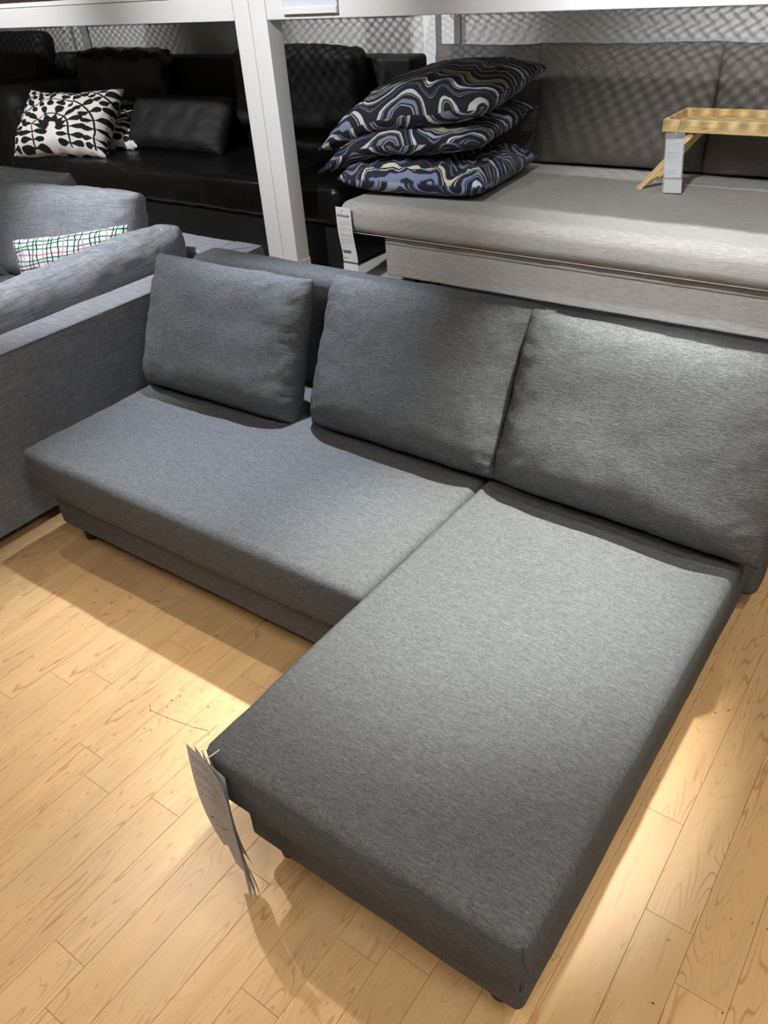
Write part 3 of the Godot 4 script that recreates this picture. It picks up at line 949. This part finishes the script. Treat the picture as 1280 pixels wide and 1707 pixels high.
func build_tags() -> void:
	# bunch of printed sheets tied to the chaise corner
	var t := thing("price_tags", "bunch of curled white paper tags tied to the chaise corner", "tag", Vector3(1.41, 0.03, 1.085))
	var rows := []
	for y in [0.06, 0.08, 0.10, 0.16, 0.18, 0.20, 0.22, 0.28, 0.30, 0.32, 0.38, 0.40]:
		rows.append([y, 0.10, 0.85 if fmod(y * 100.0, 4.0) > 1.0 else 0.6, 2, 0.55])
	rows.append([0.62, 0.12, 0.55, 6, 0.35])
	rows.append([0.72, 0.12, 0.7, 2, 0.5])
	var sheet_m := mat(Color(1, 1, 1), 0.7, {"backlight_enabled": true, "backlight": Color(1.0, 0.98, 0.95)})
	sheet_m.albedo_texture = tex(print_image(96, 320, rows, 8))
	for k in 4:
		var ang: float = [-0.06, 0.20, 0.36, 0.48][k]
		var wd := Vector3(cos(ang), 0, sin(ang))
		var nn := Vector3(-wd.z, 0, wd.x)
		var hang := Vector3(-0.010, 0.352 - 0.006 * k, 0.0) + Vector3(0.012 * k, 0, -0.001 * k)
		var L: float = [0.305, 0.330, 0.285, 0.255][k]
		var curl: float = [0.026, 0.014, 0.008, 0.0][k]
		var lean: float = [0.018, 0.046, 0.060, 0.068][k]
		var f := func(a: float, b: float) -> Vector3:
			var taper := 1.0 - 0.10 * b * b
			return hang + wd * ((a - 0.30) * 0.088 * taper + lean * b) + Vector3(0, -L * (b - 0.035) - 0.045 * (a - 0.3) * (1.0 - 0.6 * b), 0) + nn * (curl * sin(b * PI) * 0.5 - 0.010 * sin(a * PI) * b + 0.004 * k * b)
		part("paper_sheet", sheet(f, 6, 18, 0.0006, nn), sheet_m, t)
	part("string", tube([Vector3(-0.004, 0.345, 0.002), Vector3(0.004, 0.352, -0.004), Vector3(0.012, 0.358, -0.012), Vector3(0.022, 0.366, -0.028)], 0.0014), M.string, t)

	# long label on the beige seat corner
	var b := thing("long_price_label", "long white price label hanging from the beige seat corner", "label", Vector3(-0.365, 0.21, -1.645))
	rows = [[0.085, 0.08, 0.45, 3, 0.45], [0.165, 0.06, 0.9, 3, 0.45]]
	for y in [0.195, 0.21, 0.225, 0.24, 0.255, 0.285, 0.30, 0.315, 0.33, 0.365, 0.38, 0.395, 0.41, 0.44, 0.455, 0.47, 0.495, 0.51]:
		rows.append([y, 0.10, 0.52 if y in [0.255, 0.33, 0.51] else 0.90, 3, 0.5])
	rows.append([0.57, 0.05, 0.55, 2, 0.6])
	rows.append([0.725, 0.08, 0.35, 10, 0.35])
	rows.append([0.735, 0.45, 0.85, 3, 0.6])
	var im := print_image(160, 600, rows, 12)
	im.fill_rect(Rect2i(0, 468, 160, 16), Color(0.33, 0.34, 0.36))
	for y in [0.90, 0.92, 0.94]:
		im.fill_rect(Rect2i(24, int(y * 600), 100, 3), Color(0.55, 0.55, 0.56))
	im.fill_rect(Rect2i(40, 574, 76, 12), Color(0.30, 0.31, 0.33))
	var lm := mat(Color.WHITE, 0.5)
	lm.albedo_texture = tex(im)
	var lf := func(a: float, c: float) -> Vector3:
		return Vector3((a - 0.5) * 0.096 + 0.012 * c + 0.010 * c * c, 0.355 * (1.0 - c) + 0.006, 0.012 + 0.012 * sin(c * 7.0) * c)
	part("paper", sheet(lf, 3, 24, 0.0008, Vector3(0, 0, 1)), lm, b)
	label_text("ÄLVDALEN", 0.0155, b, lf.call(0.06, 0.145) + Vector3(0, 0, 0.0012), Basis.IDENTITY, M.ink)
	label_text("$449", 0.024, b, lf.call(0.08, 0.675) + Vector3(0, 0, 0.003), Basis.IDENTITY, M.ink)
	part("fastener", block(Vector3(0.016, 0.006, 0.030), 0.001), M.white, b, Vector3(-0.010, 0.348, 0.002))

	# sleeve with paper on the bed tray
	var s := thing("sleeved_label", "white label in a clear sleeve hanging from the bamboo tray", "label", Vector3(1.055, 0.60, -2.305))
	rows = [[0.03, 0.08, 0.72, 4, 0.5], [0.06, 0.08, 0.62, 2, 0.6], [0.12, 0.08, 0.8, 4, 0.5], [0.18, 0.08, 0.25, 3, 0.6], [0.18, 0.4, 0.58, 3, 0.6], [0.23, 0.08, 0.25, 3, 0.6], [0.23, 0.4, 0.58, 3, 0.6], [0.28, 0.08, 0.25, 3, 0.6], [0.28, 0.4, 0.58, 3, 0.6], [0.35, 0.08, 0.8, 4, 0.5], [0.385, 0.08, 0.6, 2, 0.6], [0.44, 0.08, 0.7, 4, 0.5], [0.47, 0.08, 0.85, 2, 0.6], [0.50, 0.08, 0.8, 2, 0.6], [0.53, 0.08, 0.5, 2, 0.6], [0.56, 0.08, 0.7, 2, 0.6], [0.80, 0.12, 0.7, 12, 0.72], [0.87, 0.12, 0.75, 4, 0.55], [0.91, 0.12, 0.7, 2, 0.6]]
	var sm := mat(Color.WHITE, 0.6)
	sm.albedo_texture = tex(print_image(120, 330, rows, 15))
	var pf := func(a: float, c: float) -> Vector3: return Vector3((a - 0.5) * 0.078 + 0.012 * c, 0.235 - 0.165 * c + 0.006 * a, 0.0)
	part("paper", sheet(pf, 2, 8, 0.0006, Vector3(0, 0, 1)), sm, s)
	var pg := func(a: float, c: float) -> Vector3: return Vector3((a - 0.5) * 0.082 + 0.016 + 0.004 * c, 0.064 - 0.060 * c + 0.005 * a, 0.001)
	part("lower_paper", sheet(pg, 2, 4, 0.0006, Vector3(0, 0, 1)), M.paper, s)
	var ps := func(a: float, c: float) -> Vector3: return Vector3((a - 0.5) * 0.090 + 0.016 * c, 0.262 - 0.258 * c + 0.006 * a, 0.002)
	part("clear_sleeve", sheet(ps, 2, 8, 0.0004, Vector3(0, 0, 1)), M.sleeve, s)
	part("tie", tube([Vector3(0.0, 0.255, 0.003), Vector3(0.004, 0.275, 0.0), Vector3(0.012, 0.315, -0.012)], 0.0016), M.string, s)

func build_scuffs() -> void:
	# dark specks and one long scratch
	var st := begin()
	st.set_smooth_group(-1)
	var r := RandomNumberGenerator.new()
	r.seed = 19
	for c in [[Vector2(0.92, 0.82), 0.07, 7], [Vector2(1.17, 0.80), 0.10, 9], [Vector2(2.33, 0.83), 0.09, 16], [Vector2(2.36, 0.60), 0.02, 6], [Vector2(2.13, 0.10), 0.02, 2]]:
		for i in c[2]:
			var p := Vector3(c[0].x + r.randfn(0, c[1]), 0.0004, c[0].y + r.randfn(0, c[1] * 0.7))
			var a := r.randf() * TAU
			var L := r.randf_range(0.002, 0.006)
			var d := Vector3(cos(a), 0, sin(a)) * L
			var n := Vector3(-sin(a), 0, cos(a)) * r.randf_range(0.0007, 0.0018)
			tri(st, [p - d, p + n, p + d], [Vector2.ZERO, Vector2.ZERO, Vector2.ZERO], Vector3.UP)
			tri(st, [p - d, p - n, p + d], [Vector2.ZERO, Vector2.ZERO, Vector2.ZERO], Vector3.UP)
	var o := single("floor_scuffs", finish(st), M.scuff, "small dark chips and specks scattered on the plank floor", "scuffs")
	o.set_meta("kind", "stuff")
	single("floor_scratch", tube([Vector3(0.868, 0.0002, 0.865), Vector3(0.885, 0.0002, 0.878), Vector3(0.94, 0.0002, 0.872), Vector3(1.03, 0.0002, 0.855), Vector3(1.07, 0.0002, 0.842)], 0.0008, 4), M.scratch, "thin curved scratch on the plank floor left of the chaise", "scratch")
